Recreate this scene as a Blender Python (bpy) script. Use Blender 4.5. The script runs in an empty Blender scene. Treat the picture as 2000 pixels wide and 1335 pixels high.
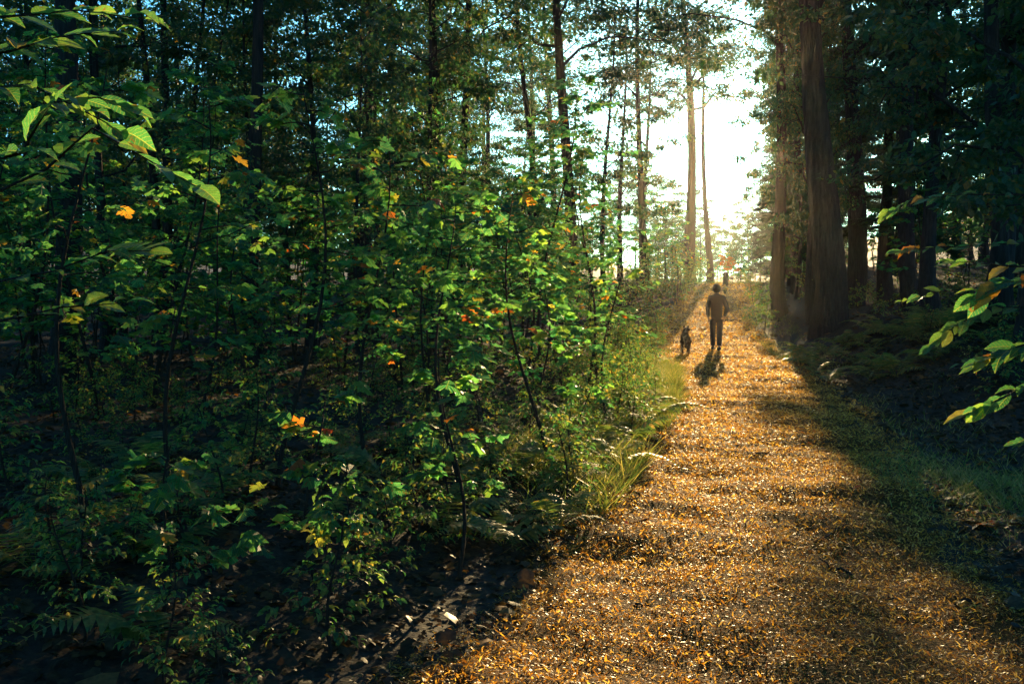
import bpy, math, random
import numpy as np
from mathutils import Vector, Matrix

S = bpy.context.scene
COL = S.collection
R = math.radians
rng = np.random.default_rng(11)
random.seed(11)

# ------------------------------------------------------------------ camera
CAM_Z, LENS, PITCH = 1.62, 35.0, -3.0
FPX = 2000 * LENS / 36.0
cam = bpy.data.cameras.new("camera"); cam.lens = LENS; cam.sensor_width = 36; cam.clip_end = 3000; cam.clip_start = 0.05
camo = bpy.data.objects.new("camera", cam); COL.objects.link(camo)
camo.location = (0, 0, CAM_Z); camo.rotation_euler = (R(90 + PITCH), 0, 0)
S.camera = camo
cam.dof.use_dof = False

def ray(px, py):
    """photo pixel -> world direction (y forward)"""
    u, v = (px - 1000) / FPX, (667.5 - py) / FPX
    c, s = math.cos(R(PITCH)), math.sin(R(PITCH))
    return Vector((u, c - v * s, s + v * c))

def at(px, py, Y):
    d = ray(px, py)
    return Vector((0, 0, CAM_Z)) + d * (Y / d.y)

# ------------------------------------------------------------------ sky, sun, exposure
SUN = ray(1447, 228).normalized()
SUN_EL = math.asin(SUN.z); SUN_AZ = math.atan2(SUN.x, SUN.y)
world = bpy.data.worlds.new("World"); S.world = world; world.use_nodes = True
wn = world.node_tree; bg = wn.nodes["Background"]
sky = wn.nodes.new("ShaderNodeTexSky"); sky.sky_type = 'NISHITA'; sky.sun_disc = False
sky.sun_elevation = SUN_EL; sky.sun_rotation = SUN_AZ
sky.air_density = 1.0; sky.dust_density = 1.3; sky.ozone_density = 4.0
tint = wn.nodes.new("ShaderNodeMix"); tint.data_type = 'RGBA'; tint.blend_type = 'MULTIPLY'; tint.inputs[0].default_value = 1
tint.inputs[7].default_value = (.36, .90, 1.05, 1)          # cool morning white balance of the sky
wn.links.new(sky.outputs[0], tint.inputs[6]); wn.links.new(tint.outputs[2], bg.inputs[0]); bg.inputs[1].default_value = 0.135
sun = bpy.data.lights.new("sun", 'SUN'); sun.energy = 5.0; sun.angle = R(0.55); sun.color = (1.0, 0.71, 0.34)
suno = bpy.data.objects.new("sun", sun); COL.objects.link(suno)
suno.rotation_euler = (-SUN).to_track_quat('-Z', 'Y').to_euler(); suno.location = (20, 80, 30)
S.view_settings.view_transform = 'Standard'; S.view_settings.look = 'None'
S.view_settings.gamma = 1.0; S.view_settings.exposure = 1.45; S.view_settings.use_curve_mapping = False
cy = S.cycles
cy.use_denoising = True
try: cy.denoiser = 'OPENIMAGEDENOISE'
except Exception: pass
cy.max_bounces = 7; cy.diffuse_bounces = 3; cy.glossy_bounces = 2; cy.transmission_bounces = 4
cy.transparent_max_bounces = 4; cy.volume_bounces = 0
cy.caustics_reflective = False; cy.caustics_refractive = False
cy.sample_clamp_indirect = 4.0
cy.use_adaptive_sampling = True; cy.adaptive_threshold = 0.02

# ------------------------------------------------------------------ materials
def mat(name):
    m = bpy.data.materials.new(name); m.use_nodes = True
    nt = m.node_tree
    return m, nt, nt.nodes, nt.links, nt.nodes["Principled BSDF"]

def leaf_mat(name, stops, trans=0.5, rough=0.42, gain=1.9, spec=0.4):
    m, nt, N, L, bs = mat(name)
    geo = N.new("ShaderNodeNewGeometry"); oi = N.new("ShaderNodeObjectInfo")
    a = N.new("ShaderNodeMath"); a.operation = 'ADD'
    L.new(geo.outputs["Random Per Island"], a.inputs[0]); L.new(oi.outputs["Random"], a.inputs[1])
    f = N.new("ShaderNodeMath"); f.operation = 'FRACT'; L.new(a.outputs[0], f.inputs[0])
    cr = N.new("ShaderNodeValToRGB"); cr.color_ramp.interpolation = 'LINEAR'
    els = cr.color_ramp.elements
    while len(els) < len(stops): els.new(0.5)
    for e, (p, c) in zip(els, stops): e.position = p; e.color = (*c, 1)
    L.new(f.outputs[0], cr.inputs[0])
    tc = N.new("ShaderNodeTexCoord"); nz = N.new("ShaderNodeTexNoise"); nz.inputs["Scale"].default_value = 45
    L.new(tc.outputs["Object"], nz.inputs["Vector"])
    hs = N.new("ShaderNodeHueSaturation")
    mr = N.new("ShaderNodeMapRange"); mr.inputs[1].default_value = .3; mr.inputs[2].default_value = .7
    mr.inputs[3].default_value = .65; mr.inputs[4].default_value = 1.3
    L.new(nz.outputs[0], mr.inputs[0]); L.new(mr.outputs[0], hs.inputs["Value"]); L.new(cr.outputs[0], hs.inputs["Color"])
    L.new(hs.outputs[0], bs.inputs["Base Color"]); bs.inputs["Roughness"].default_value = rough
    bs.inputs["Specular IOR Level"].default_value = spec
    tr = N.new("ShaderNodeBsdfTranslucent")
    mx = N.new("ShaderNodeMix"); mx.data_type = 'RGBA'; mx.blend_type = 'MULTIPLY'; mx.inputs[0].default_value = 1
    L.new(hs.outputs[0], mx.inputs[6]); mx.inputs[7].default_value = (gain * 1.08, gain, gain * .55, 1)
    L.new(mx.outputs[2], tr.inputs[0])
    ms = N.new("ShaderNodeMixShader"); ms.inputs[0].default_value = trans
    L.new(bs.outputs[0], ms.inputs[1]); L.new(tr.outputs[0], ms.inputs[2])
    L.new(ms.outputs[0], N["Material Output"].inputs[0])
    return m

G = [(0.0, (.014, .080, .045)), (.35, (.026, .115, .050)), (.7, (.048, .15, .042)), (.93, (.09, .17, .03)), (.972, (.20, .19, .03)), (.988, (.34, .16, .02)), (1.0, (.38, .08, .015))]
M_MAPLE = leaf_mat("maple_leaf", G, .62, .45, 3.8)
M_OVATE = leaf_mat("ovate_leaf", [(0, (.018, .085, .042)), (.6, (.036, .13, .042)), (.93, (.09, .16, .03)), (1, (.22, .15, .03))], .6, .38, 3.3)
M_CROWN = leaf_mat("canopy_leaf", [(0, (.014, .065, .040)), (.5, (.028, .095, .042)), (.9, (.075, .12, .035)), (.985, (.16, .14, .03)), (1, (.24, .13, .025))], .45, .5, 2.2)
M_AUTUMN = leaf_mat("autumn_leaf", [(0, (.40, .09, .015)), (.5, (.42, .15, .02)), (1, (.40, .24, .03))], .5, .5, 1.6)
M_HEM = leaf_mat("hemlock_needle", [(0, (.016, .042, .020)), (.6, (.028, .062, .024)), (1, (.05, .08, .025))], .25, .5, 1.6)
M_FERN = leaf_mat("fern_frond", [(0, (.05, .12, .035)), (.5, (.10, .16, .04)), (.85, (.20, .20, .05)), (1, (.30, .22, .07))], .5, .45, 2.4)
M_HERB = leaf_mat("herb_leaf", [(0, (.022, .10, .042)), (.5, (.06, .15, .04)), (.8, (.15, .19, .04)), (1, (.26, .2, .05))], .55, .45, 2.8)
M_GRASS = leaf_mat("grass_blade", [(0, (.05, .11, .025)), (.45, (.13, .18, .04)), (1, (.36, .30, .11))], .5, .4, 2.2)
M_LITTER = leaf_mat("path_litter", [(0, (.05, .02, .006)), (.3, (.26, .11, .014)), (.65, (.54, .29, .04)), (.92, (.62, .43, .11)), (1, (.62, .44, .14))], .52, .42, 2.1, .38)
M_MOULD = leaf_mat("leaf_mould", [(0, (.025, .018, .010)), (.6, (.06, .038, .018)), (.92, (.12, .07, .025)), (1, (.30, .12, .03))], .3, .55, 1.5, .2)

def veined(src, name):
    m = src.copy(); m.name = name; nt = m.node_tree; N, L = nt.nodes, nt.links
    bs = N["Principled BSDF"]; tc = N.new("ShaderNodeTexCoord"); sp = N.new("ShaderNodeSeparateXYZ"); L.new(tc.outputs["Object"], sp.inputs[0])
    def mth(op, a, b=None):
        n = N.new("ShaderNodeMath"); n.operation = op
        for i, v in enumerate((a, b)):
            if v is None: continue
            if isinstance(v, (int, float)): n.inputs[i].default_value = v
            else: L.new(v, n.inputs[i])
        return n.outputs[0]
    ax = mth('ABSOLUTE', sp.outputs[0]); rib = mth('LESS_THAN', ax, .014)
    side = mth('SINE', mth('MULTIPLY', mth('SUBTRACT', sp.outputs[1], mth('MULTIPLY', ax, .8)), 56.0))
    side = mth('GREATER_THAN', side, .86); vein = mth('MAXIMUM', rib, mth('MULTIPLY', side, .6))
    hs = bs.inputs["Base Color"].links[0].from_node
    mx = N.new("ShaderNodeMix"); mx.data_type = 'RGBA'; L.new(vein, mx.inputs[0]); L.new(hs.outputs[0], mx.inputs[6]); mx.inputs[7].default_value = (.13, .17, .05, 1)
    nz = N.new("ShaderNodeTexNoise"); nz.inputs["Scale"].default_value = 4.5; L.new(tc.outputs["Object"], nz.inputs["Vector"])
    oi = N.new("ShaderNodeObjectInfo"); nz.noise_dimensions = '4D'; L.new(mth('MULTIPLY', oi.outputs["Random"], 40.0), nz.inputs["W"])
    sp2 = N.new("ShaderNodeMapRange"); sp2.inputs[1].default_value = .64; sp2.inputs[2].default_value = .70; L.new(nz.outputs[0], sp2.inputs[0])
    m2 = N.new("ShaderNodeMix"); m2.data_type = 'RGBA'; L.new(sp2.outputs[0], m2.inputs[0]); L.new(mx.outputs[2], m2.inputs[6]); m2.inputs[7].default_value = (.10, .06, .02, 1)
    for l in list(hs.outputs[0].links):
        if l.to_node not in (mx,): L.new(m2.outputs[2], l.to_socket)
    bp = N.new("ShaderNodeBump"); bp.inputs["Strength"].default_value = .5; bp.inputs["Distance"].default_value = .004; L.new(vein, bp.inputs["Height"]); L.new(bp.outputs[0], bs.inputs["Normal"])
    return m
M_MAPLE1 = veined(M_MAPLE, "maple_leaf_veined"); M_OVATE1 = veined(M_OVATE, "ovate_leaf_veined")

def bark_mat(name, c1, c2, scale=6):
    m, nt, N, L, bs = mat(name)
    tc = N.new("ShaderNodeTexCoord"); mp = N.new("ShaderNodeMapping"); mp.inputs["Scale"].default_value = (scale, scale, scale * .16)
    L.new(tc.outputs["Object"], mp.inputs[0])
    vo = N.new("ShaderNodeTexVoronoi"); vo.feature = 'DISTANCE_TO_EDGE'; vo.inputs["Scale"].default_value = 2.4
    nz = N.new("ShaderNodeTexNoise"); nz.inputs["Scale"].default_value = 3; nz.inputs["Detail"].default_value = 8
    L.new(mp.outputs[0], vo.inputs["Vector"]); L.new(mp.outputs[0], nz.inputs["Vector"])
    cr = N.new("ShaderNodeValToRGB"); cr.color_ramp.elements[0].color = (*c1, 1); cr.color_ramp.elements[1].color = (*c2, 1)
    cr.color_ramp.elements[0].position = .3; cr.color_ramp.elements[1].position = .83
    L.new(nz.outputs[0], cr.inputs[0]); L.new(cr.outputs[0], bs.inputs["Base Color"])
    ad = N.new("ShaderNodeMath"); ad.operation = 'MULTIPLY_ADD'; L.new(vo.outputs["Distance"], ad.inputs[0]); ad.inputs[1].default_value = 1.6
    L.new(nz.outputs[0], ad.inputs[2])
    bp = N.new("ShaderNodeBump"); bp.inputs["Strength"].default_value = .9; bp.inputs["Distance"].default_value = .03
    L.new(ad.outputs[0], bp.inputs["Height"]); L.new(bp.outputs[0], bs.inputs["Normal"])
    bs.inputs["Roughness"].default_value = .9; bs.inputs["Specular IOR Level"].default_value = .2
    return m
M_BARK = bark_mat("bark", (.022, .019, .017), (.065, .055, .047))
M_BARK2 = bark_mat("bark_pale", (.06, .055, .048), (.16, .14, .12))
M_TWIG = bark_mat("twig_bark", (.03, .02, .014), (.08, .055, .035), 25)

def noise_mat(name, c1, c2, scale, bump=.5, dist=.02, rough=.9, detail=8):
    m, nt, N, L, bs = mat(name)
    tc = N.new("ShaderNodeTexCoord"); nz = N.new("ShaderNodeTexNoise"); nz.inputs["Scale"].default_value = scale; nz.inputs["Detail"].default_value = detail
    n2 = N.new("ShaderNodeTexNoise"); n2.inputs["Scale"].default_value = scale * .07; n2.inputs["Detail"].default_value = 3
    L.new(tc.outputs["Object"], nz.inputs["Vector"]); L.new(tc.outputs["Object"], n2.inputs["Vector"])
    a = N.new("ShaderNodeMath"); a.operation = 'MULTIPLY_ADD'; L.new(n2.outputs[0], a.inputs[0]); a.inputs[1].default_value = .45; L.new(nz.outputs[0], a.inputs[2])
    cr = N.new("ShaderNodeValToRGB"); e = cr.color_ramp.elements
    e[0].position = .5; e[1].position = .9; e[0].color = (*c1, 1); e[1].color = (*c2, 1)
    L.new(a.outputs[0], cr.inputs[0]); L.new(cr.outputs[0], bs.inputs["Base Color"])
    bp = N.new("ShaderNodeBump"); bp.inputs["Strength"].default_value = bump; bp.inputs["Distance"].default_value = dist
    L.new(nz.outputs[0], bp.inputs["Height"]); L.new(bp.outputs[0], bs.inputs["Normal"])
    bs.inputs["Roughness"].default_value = rough; bs.inputs["Specular IOR Level"].default_value = .25
    return m
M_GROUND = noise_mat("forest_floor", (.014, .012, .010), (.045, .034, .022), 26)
M_PATH = noise_mat("path_surface", (.03, .015, .006), (.15, .075, .02), 55, .9, .03)
M_PATH.node_tree.nodes["Principled BSDF"].inputs["Specular IOR Level"].default_value = .04
M_JACKET = noise_mat("dark_jacket_cloth", (.006, .007, .011), (.012, .012, .018), 60, .3, .004, .85)
M_TROUSER = noise_mat("dark_trouser_cloth", (.007, .008, .012), (.014, .015, .02), 80, .3, .003, .85)
M_SKIN = noise_mat("skin", (.30, .16, .11), (.40, .23, .16), 40, .1, .002, .5)
M_HAIR = noise_mat("brown_hair", (.035, .015, .008), (.10, .04, .02), 60, .6, .006, .5)
M_SHOE = noise_mat("dark_shoe", (.01, .009, .008), (.03, .025, .02), 50, .2, .003, .6)
M_DOG = noise_mat("dog_coat", (.04, .018, .010), (.15, .07, .03), 18, .4, .008, .7)
M_FUR = leaf_mat("dog_fur", [(0, (.05, .024, .012)), (.6, (.14, .07, .03)), (1, (.32, .2, .11))], .35, .5, 1.4)
M_NOSE = noise_mat("dark_nose", (.006, .006, .006), (.012, .012, .012), 60, .2, .002, .4)
M_LEASH = noise_mat("dark_leash_webbing", (.012, .012, .014), (.02, .02, .024), 90, .2, .001, .8)
M_STUMP = bark_mat("stump_wood", (.03, .022, .015), (.09, .065, .04), 10)

# ------------------------------------------------------------------ mesh helpers
def build(name, chunks, mats, parent=None, smooth=False, link=True):
    """chunks: list of (V (n,3), F (m,k), material index)"""
    vs, loops, starts, totals, mi, off, lo = [], [], [], [], [], 0, 0
    for V, F, k in chunks:
        V = np.asarray(V, np.float32).reshape(-1, 3); F = np.asarray(F, np.int32)
        if len(F) == 0: continue
        n, w = F.shape
        vs.append(V); loops.append((F + off).ravel())
        starts.append(lo + np.arange(n, dtype=np.int32) * w); totals.append(np.full(n, w, np.int32)); mi.append(np.full(n, k, np.int32))
        off += len(V); lo += n * w
    me = bpy.data.meshes.new(name)
    V = np.concatenate(vs); Lp = np.concatenate(loops); st = np.concatenate(starts); mi = np.concatenate(mi)
    me.vertices.add(len(V)); me.vertices.foreach_set("co", V.ravel())
    me.loops.add(len(Lp)); me.loops.foreach_set("vertex_index", Lp)
    me.polygons.add(len(st)); me.polygons.foreach_set("loop_start", st)
    try: me.polygons.foreach_set("loop_total", np.concatenate(totals))
    except Exception: pass
    me.polygons.foreach_set("material_index", mi)
    me.polygons.foreach_set("use_smooth", np.full(len(st), smooth))
    for m in (mats if isinstance(mats, (list, tuple)) else [mats]): me.materials.append(m)
    me.update(calc_edges=True); me.validate()
    if not link: return me
    return put(name, me, parent)

def put(name, me, parent=None):
    o = bpy.data.objects.new(name, me); COL.objects.link(o)
    if parent is not None: o.parent = parent
    return o

def tag(o, label=None, cat=None, group=None, kind=None):
    if label: o["label"] = label
    if cat: o["category"] = cat
    if group: o["group"] = group
    if kind: o["kind"] = kind
    return o

def empty(name, loc=(0, 0, 0), rz=0, sc=1.0, rx=0, ry=0):
    o = bpy.data.objects.new(name, None); COL.objects.link(o)
    o.location = loc; o.rotation_euler = (rx, ry, rz); o.scale = (sc, sc, sc); o.empty_display_size = .2
    return o

def copy_tree(o, parent=None):
    c = o.copy(); COL.objects.link(c); c.parent = parent
    for ch in o.children: copy_tree(ch, c)
    return c

def tube(P, rad, sides=8, rough=0.0, g=rng, cap=True):
    P = np.asarray(P, float); n = len(P); rad = np.broadcast_to(np.asarray(rad, float), (n,))
    T = np.gradient(P, axis=0); T /= np.linalg.norm(T, axis=1, keepdims=True) + 1e-9
    ref = np.array([0, 0, 1.]) if abs(T[0, 2]) < .9 else np.array([1., 0, 0])
    X = np.cross(ref, T[0]); X /= np.linalg.norm(X); V = []
    th = np.arange(sides) / sides * 2 * np.pi
    for i in range(n):
        X = X - T[i] * (X @ T[i]); X /= np.linalg.norm(X) + 1e-9; Y = np.cross(T[i], X)
        r = rad[i] * (1 + (g.normal(0, rough, sides) if rough else 0))
        V.append(P[i] + np.outer(np.cos(th) * r, X) + np.outer(np.sin(th) * r, Y))
    V = np.concatenate(V); a = np.arange(sides); b = (a + 1) % sides
    F = np.concatenate([np.stack([i * sides + a, i * sides + b, (i + 1) * sides + b, (i + 1) * sides + a], 1) for i in range(n - 1)])
    return V, F

def scatter(tv, tf, pos, d, nrm, sc, jit=None):
    """place template (axis +Y, normal +Z) at pos along d with normal nrm"""
    d = d / (np.linalg.norm(d, axis=1, keepdims=True) + 1e-9)
    x = np.cross(d, nrm); x /= np.linalg.norm(x, axis=1, keepdims=True) + 1e-9
    z = np.cross(x, d)
    sc = np.asarray(sc); sc = sc[:, None] if sc.ndim == 1 else sc
    if sc.shape[1] == 1: sc = np.repeat(sc, 3, 1)
    V = pos[:, None, :] + (tv[None, :, 0:1] * sc[:, None, 0:1]) * x[:, None, :] + (tv[None, :, 1:2] * sc[:, None, 1:2]) * d[:, None, :] + (tv[None, :, 2:3] * sc[:, None, 2:3]) * z[:, None, :]
    K = len(tv); F = tf[None] + (np.arange(len(pos)) * K)[:, None, None]
    return V.reshape(-1, 3), F.reshape(-1, tf.shape[1])

def rnd_dir(n, g=rng):
    v = g.normal(size=(n, 3)); return v / np.linalg.norm(v, axis=1, keepdims=True)

# leaf templates ---------------------------------------------------
def maple_template():
    half = [(.05, .0), (.30, -.10), (.40, .10), (.30, .16), (.60, .42), (.40, .46), (.42, .62), (.20, .58), (.22, .80), (0, 1.0)]
    out = half + [(-x, y) for x, y in half[-2::-1]]
    pts = [(0, .3, 0.02)] + [(x, y, -.22 * abs(x) - .12 * y * y + (.05 if i % 3 == 0 else -.02)) for i, (x, y) in enumerate(out)]
    f = [(0, i, i + 1) for i in range(1, len(pts) - 1)] + [(0, len(pts) - 1, 1)]
    return np.array(pts, float), np.array(f, int)
def ovate_template(w=.27):
    ys = [0, .08, .2, .34, .48, .62, .75, .87, .95, 1.0]; ws = [.03, .42, .76, .93, 1.0, .88, .70, .38, .15, 0.01]
    pts, f = [], []
    for y, k in zip(ys, ws):
        zc = .12 * math.sin(y * 3.1) - .16 * y * y
        wv = .025 * math.sin(y * 23); pts += [(-w * k, y, zc + (.08 + wv) * k), (0, y, zc), (w * k * .96, y + .012, zc + (.10 - wv) * k)]
    for i in range(len(ys) - 1):
        a = i * 3; f += [(a, a + 1, a + 4, a + 3), (a + 1, a + 2, a + 5, a + 4)]
    return np.array(pts, float), np.array(f, int)
MAPLE = maple_template(); OVATE = ovate_template()
SMALL = (np.array([(0, 0, 0), (.30, .38, -.07), (.16, .75, -.08), (0, 1, -.1), (-.16, .75, -.08), (-.30, .38, -.07)], float), np.array([(0, 1, 2, 3), (0, 3, 4, 5)], int))
STAR = (np.array([(0, 0, 0), (.45, .2, -.12), (.25, .45, -.02), (.35, .75, -.1), (0, 1, -.12), (-.35, .75, -.1), (-.25, .45, -.02), (-.45, .2, -.12)], float),
        np.array([(0, 1, 2, 6), (0, 6, 7, 0), (2, 3, 4, 6), (4, 5, 6, 2)], int))
STAR = (STAR[0], np.array([(0, 1, 2), (0, 2, 6), (0, 6, 7), (2, 3, 4), (2, 4, 6), (4, 5, 6)], int))
FLAKE = (np.array([(-.5, 0, 0), (.5, 0, .02), (.42, .55, .14), (.2, 1, .05), (-.45, .6, .12)], float), np.array([(0, 1, 2), (0, 2, 4), (4, 2, 3)], int))

# ------------------------------------------------------------------ terrain
_py = np.arange(-40, 260, .5)
_px = np.interp(_py, [-40, 0, 4, 8, 13, 20, 26, 36, 50, 65, 90, 260], [-9, -.1, 1.0, 2.1, 3.3, 4.6, 5.45, 6.9, 10.5, 14.8, 21, 52])
for _ in range(3): _px[1:-1] = (_px[:-2] + 2 * _px[1:-1] + _px[2:]) / 4
def pathx(y): return np.interp(y, _py, _px)
def halfw(y): return np.interp(y, [0, 4, 13, 26, 36, 65], [1.3, 1.3, 1.25, 1.45, 1.6, 1.5])
def smooth(a, b, x):
    t = np.clip((np.asarray(x, float) - a) / (b - a), 0, 1); return t * t * (3 - 2 * t)
_lk = np.random.default_rng(5); _lw = [(math.cos(a) * f, math.sin(a) * f, p, .055 / f ** 1.05) for a, f, p in zip(_lk.uniform(0, 3.14, 22), np.geomspace(3.5, 42, 22), _lk.uniform(0, 6.3, 22))]
def lumps(x, y):
    z = 0
    for a, b, p, w in _lw: z = z + w * np.sin(a * x + b * y + p)
    return .55 * z
def gz(x, y):
    x = np.asarray(x, float); y = np.asarray(y, float)
    d = x - pathx(y)
    z = 1.95 * smooth(24, 62, y) - 1.0 * smooth(68, 110, y)
    z = z + .85 * smooth(1.7, 4.2, d) * smooth(8, 20, y) + .5 * smooth(4, 14, d) * smooth(0, 20, y)
    z = z + .22 * smooth(1.5, 3.5, -d) + 8 * smooth(80, 190, y) * smooth(14, 40, np.abs(x - (.2287 * y + .5))) + 6 * smooth(32, 90, np.abs(x)) * smooth(0, 60, y)
    off = smooth(1.2, 2.2, np.abs(d))
    z = z + off * (.07 * np.sin(x * 1.1 + 1) * np.sin(y * .9) + .04 * np.sin(x * 2.7) * np.cos(y * 2.3 + x))
    z = z + (1 - off) * (.012 * np.sin(x * 3.1 + y * .7) + .012 * np.sin(y * 2.1 - x))
    z = z + (1 - off) * lumps(x, y)
    return z
def grid_sheet(name, xs, ys, fz, m):
    X, Y = np.meshgrid(xs, ys); V = np.stack([X, Y, fz(X, Y)], -1).reshape(-1, 3)
    nx, ny = len(xs), len(ys); i = (np.arange(ny - 1)[:, None] * nx + np.arange(nx - 1)[None]).ravel()
    return build(name, [(V, np.stack([i, i + 1, i + 1 + nx, i + nx], 1), 0)], m, smooth=True)
xs = np.concatenate([np.linspace(-300, -26, 24), np.arange(-25, 40, .5), np.linspace(41, 300, 24)])
ys = np.concatenate([np.linspace(-300, -21, 18), np.arange(-20, 80, .5), np.linspace(81, 300, 30)])
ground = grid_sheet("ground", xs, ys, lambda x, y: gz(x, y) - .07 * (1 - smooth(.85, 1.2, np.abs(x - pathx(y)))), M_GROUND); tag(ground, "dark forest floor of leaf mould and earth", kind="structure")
yy = np.concatenate([np.arange(-15, 2, .25), np.arange(2, 26, .045), np.arange(26, 90, .2)]); uu = np.linspace(-1, 1, 55)
edge = lambda y: .14 * np.sin(y * 1.3) + .09 * np.sin(y * 3.1 + 1) + .05 * np.sin(y * 7.7)
Vp = []
for y in yy:
    x = pathx(y) + uu * (halfw(y) + np.where(uu < 0, edge(y), edge(y + 50)))
    z = gz(x, np.full_like(x, y)) + .012 * (1 - np.abs(uu) ** 6) + .003
    z[[0, -1]] -= .05
    Vp.append(np.stack([x, np.full_like(x, y), z], 1))
Vp = np.concatenate(Vp); nx = len(uu); i = (np.arange(len(yy) - 1)[:, None] * nx + np.arange(nx - 1)[None]).ravel()
path = build("path", [(Vp, np.stack([i, i + 1, i + 1 + nx, i + nx], 1), 0)], M_PATH, smooth=True)
tag(path, "trodden woodland path of golden brown wood chips and litter", kind="structure")

# loose chips, needles and flakes on the path
def litter(name, bands, m, label, lo, hi, wmul=1.0, inner=0.0, outer=1.15, tilt=.75):
    ch = []
    for y0, y1, n, s in bands:
        y = rng.uniform(y0, y1, n); u = rng.uniform(-1, 1, n); u = np.sign(u) * (inner + (outer - inner) * np.abs(u))
        x = pathx(y) + u * halfw(y) * (1 + .06 * np.sin(y * 2))
        dr = .5 + .28 * np.sin(x * 5.1 + 2 * np.sin(y * 1.7)) * np.sin(y * 6.3 + 1.5 * np.sin(x * 3)) + .25 * np.sin(y * 14 + 3 * np.sin(x * 4.3 + y))
        kp = rng.uniform(0, 1, n) < .30 + .8 * dr; x, y, u = x[kp], y[kp], u[kp]; n = len(x)
        z = gz(x, y) + np.where(np.abs(u) < 1, .014, .002)
        a = rng.uniform(0, 2 * np.pi, n); d = np.stack([np.cos(a), np.sin(a), rng.normal(.28, .45, n) * tilt], 1)
        nr = np.stack([rng.normal(0, .45, n), rng.normal(0, .45, n), np.ones(n)], 1)
        ln = s * np.minimum(rng.lognormal(0, .55, n), 2.3); wd = ln * rng.uniform(lo, hi, n)
        V, F = scatter(FLAKE[0], FLAKE[1], np.stack([x, y, z + rng.uniform(0, .012, n)], 1), d, nr, np.stack([wd * wmul, ln, ln], 1))
        ch.append((V, F, 0))
    o = build(name, ch, m); tag(o, label, kind="stuff"); return o
litter("wood_chip_litter", [(2.6, 6, 95000, .016), (6, 10, 80000, .020), (10, 17, 66000, .028), (17, 30, 50000, .042), (30, 50, 26000, .07), (50, 72, 9000, .11)], M_LITTER,
       "loose wood chips, needles and broken leaves over the path", .07, .26)

def mould(n, xr, yr, s):
    x = rng.uniform(*xr, n); y = rng.uniform(*yr, n); k = np.abs(x - pathx(y)) > halfw(y) * .95; x, y = x[k], y[k]; n = len(x)
    a = rng.uniform(0, 2 * np.pi, n); d = np.stack([np.cos(a), np.sin(a), rng.normal(.05, .3, n)], 1)
    nr = np.stack([rng.normal(0, .4, n), rng.normal(0, .4, n), np.ones(n)], 1)
    ln = s * rng.lognormal(0, .35, n)
    return scatter(STAR[0], STAR[1], np.stack([x, y, gz(x, y) + rng.uniform(.004, .03, n)], 1), d, nr, ln)
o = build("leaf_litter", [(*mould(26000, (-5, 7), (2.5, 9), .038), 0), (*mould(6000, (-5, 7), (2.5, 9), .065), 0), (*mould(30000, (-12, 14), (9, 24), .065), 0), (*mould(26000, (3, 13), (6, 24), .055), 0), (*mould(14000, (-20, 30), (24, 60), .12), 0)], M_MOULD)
tag(o, "brown fallen leaves over the shaded forest floor", kind="stuff")

# a few larger fallen leaves on the verge, each a piece of the ground
me_ml = build("fallen_leaf", [(*MAPLE, 0)], M_AUTUMN, link=False)
def fallen(x, y, s, g=rng):
    o = put("fallen_leaf", me_ml, ground)
    o.location = (x, y, float(gz(x, y)) + .035); o.scale = (s, s, s)
    o.rotation_euler = (g.normal(0, .35), g.normal(0, .35), g.uniform(0, 6.3))
for k in range(80):
    y = rng.uniform(5, 9.5); fallen(pathx(y) + rng.uniform(1.25, 2.3), y, rng.uniform(.04, .075))
for k in range(40):
    y = rng.uniform(3.4, 16); fallen(pathx(y) + rng.uniform(-1.3, 1.3), y, rng.uniform(.03, .055))

for k in range(60):
    y = rng.uniform(3.2, 15); x = pathx(y) + rng.uniform(-5, 2.6); L = rng.uniform(.15, .7); a = rng.uniform(0, 3.14)
    tt_ = np.linspace(-.5, .5, 6)[:, None]; P = np.concatenate([tt_ * L * math.cos(a), tt_ * L * math.sin(a), np.full((6, 1), .02)], 1) + rng.normal(0, .012, (6, 3)); P[:, 2] += gz(P[:, 0] + x, P[:, 1] + y)
    put("fallen_twig", build("fallen_twig", [(*tube(P, np.linspace(.009, .003, 6) * rng.uniform(.6, 1.4), 5), 0)], M_TWIG, link=False, smooth=True), ground).location = (x, y, 0)
# grass ------------------------------------------------------------
def blades(n, fx, s):
    x, y = fx(n); n = len(x)
    a = rng.uniform(0, 2 * np.pi, n); d = np.stack([np.cos(a) * .7, np.sin(a) * .7, rng.uniform(.5, 1.2, n)], 1)
    nr = np.stack([-np.sin(a) * 0 + rng.normal(0, .3, n), rng.normal(0, .3, n), np.ones(n)], 1)
    ln = s * rng.lognormal(0, .3, n)
    tv = np.array([(-.5, 0, 0), (.5, 0, 0), (.42, .5, -.04), (0, 1, -.22), (-.42, .5, -.04)], float)
    return scatter(tv, np.array([(0, 1, 2), (0, 2, 4), (4, 2, 3)], int), np.stack([x, y, gz(x, y) - .01], 1), d, nr, np.stack([np.full(n, .006) * rng.uniform(.6, 1.5, n), ln, ln], 1))
def patch(cx, cy, rx, ry): return lambda n: (cx + rng.normal(0, rx, n), cy + rng.normal(0, ry, n))
def verge(y0, y1, s0, s1, side):
    def f(n):
        y = rng.uniform(y0, y1, n); k = rng.uniform(0, 1, n) ** 1.6
        x = pathx(y) + side * (halfw(y) * 1.0 + s0 + (s1 - s0) * k); c = np.sin(x * 3) + np.sin(y * 2.3) + rng.normal(0, .6, n) > .1
        return x[c], y[c]
    return f
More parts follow.
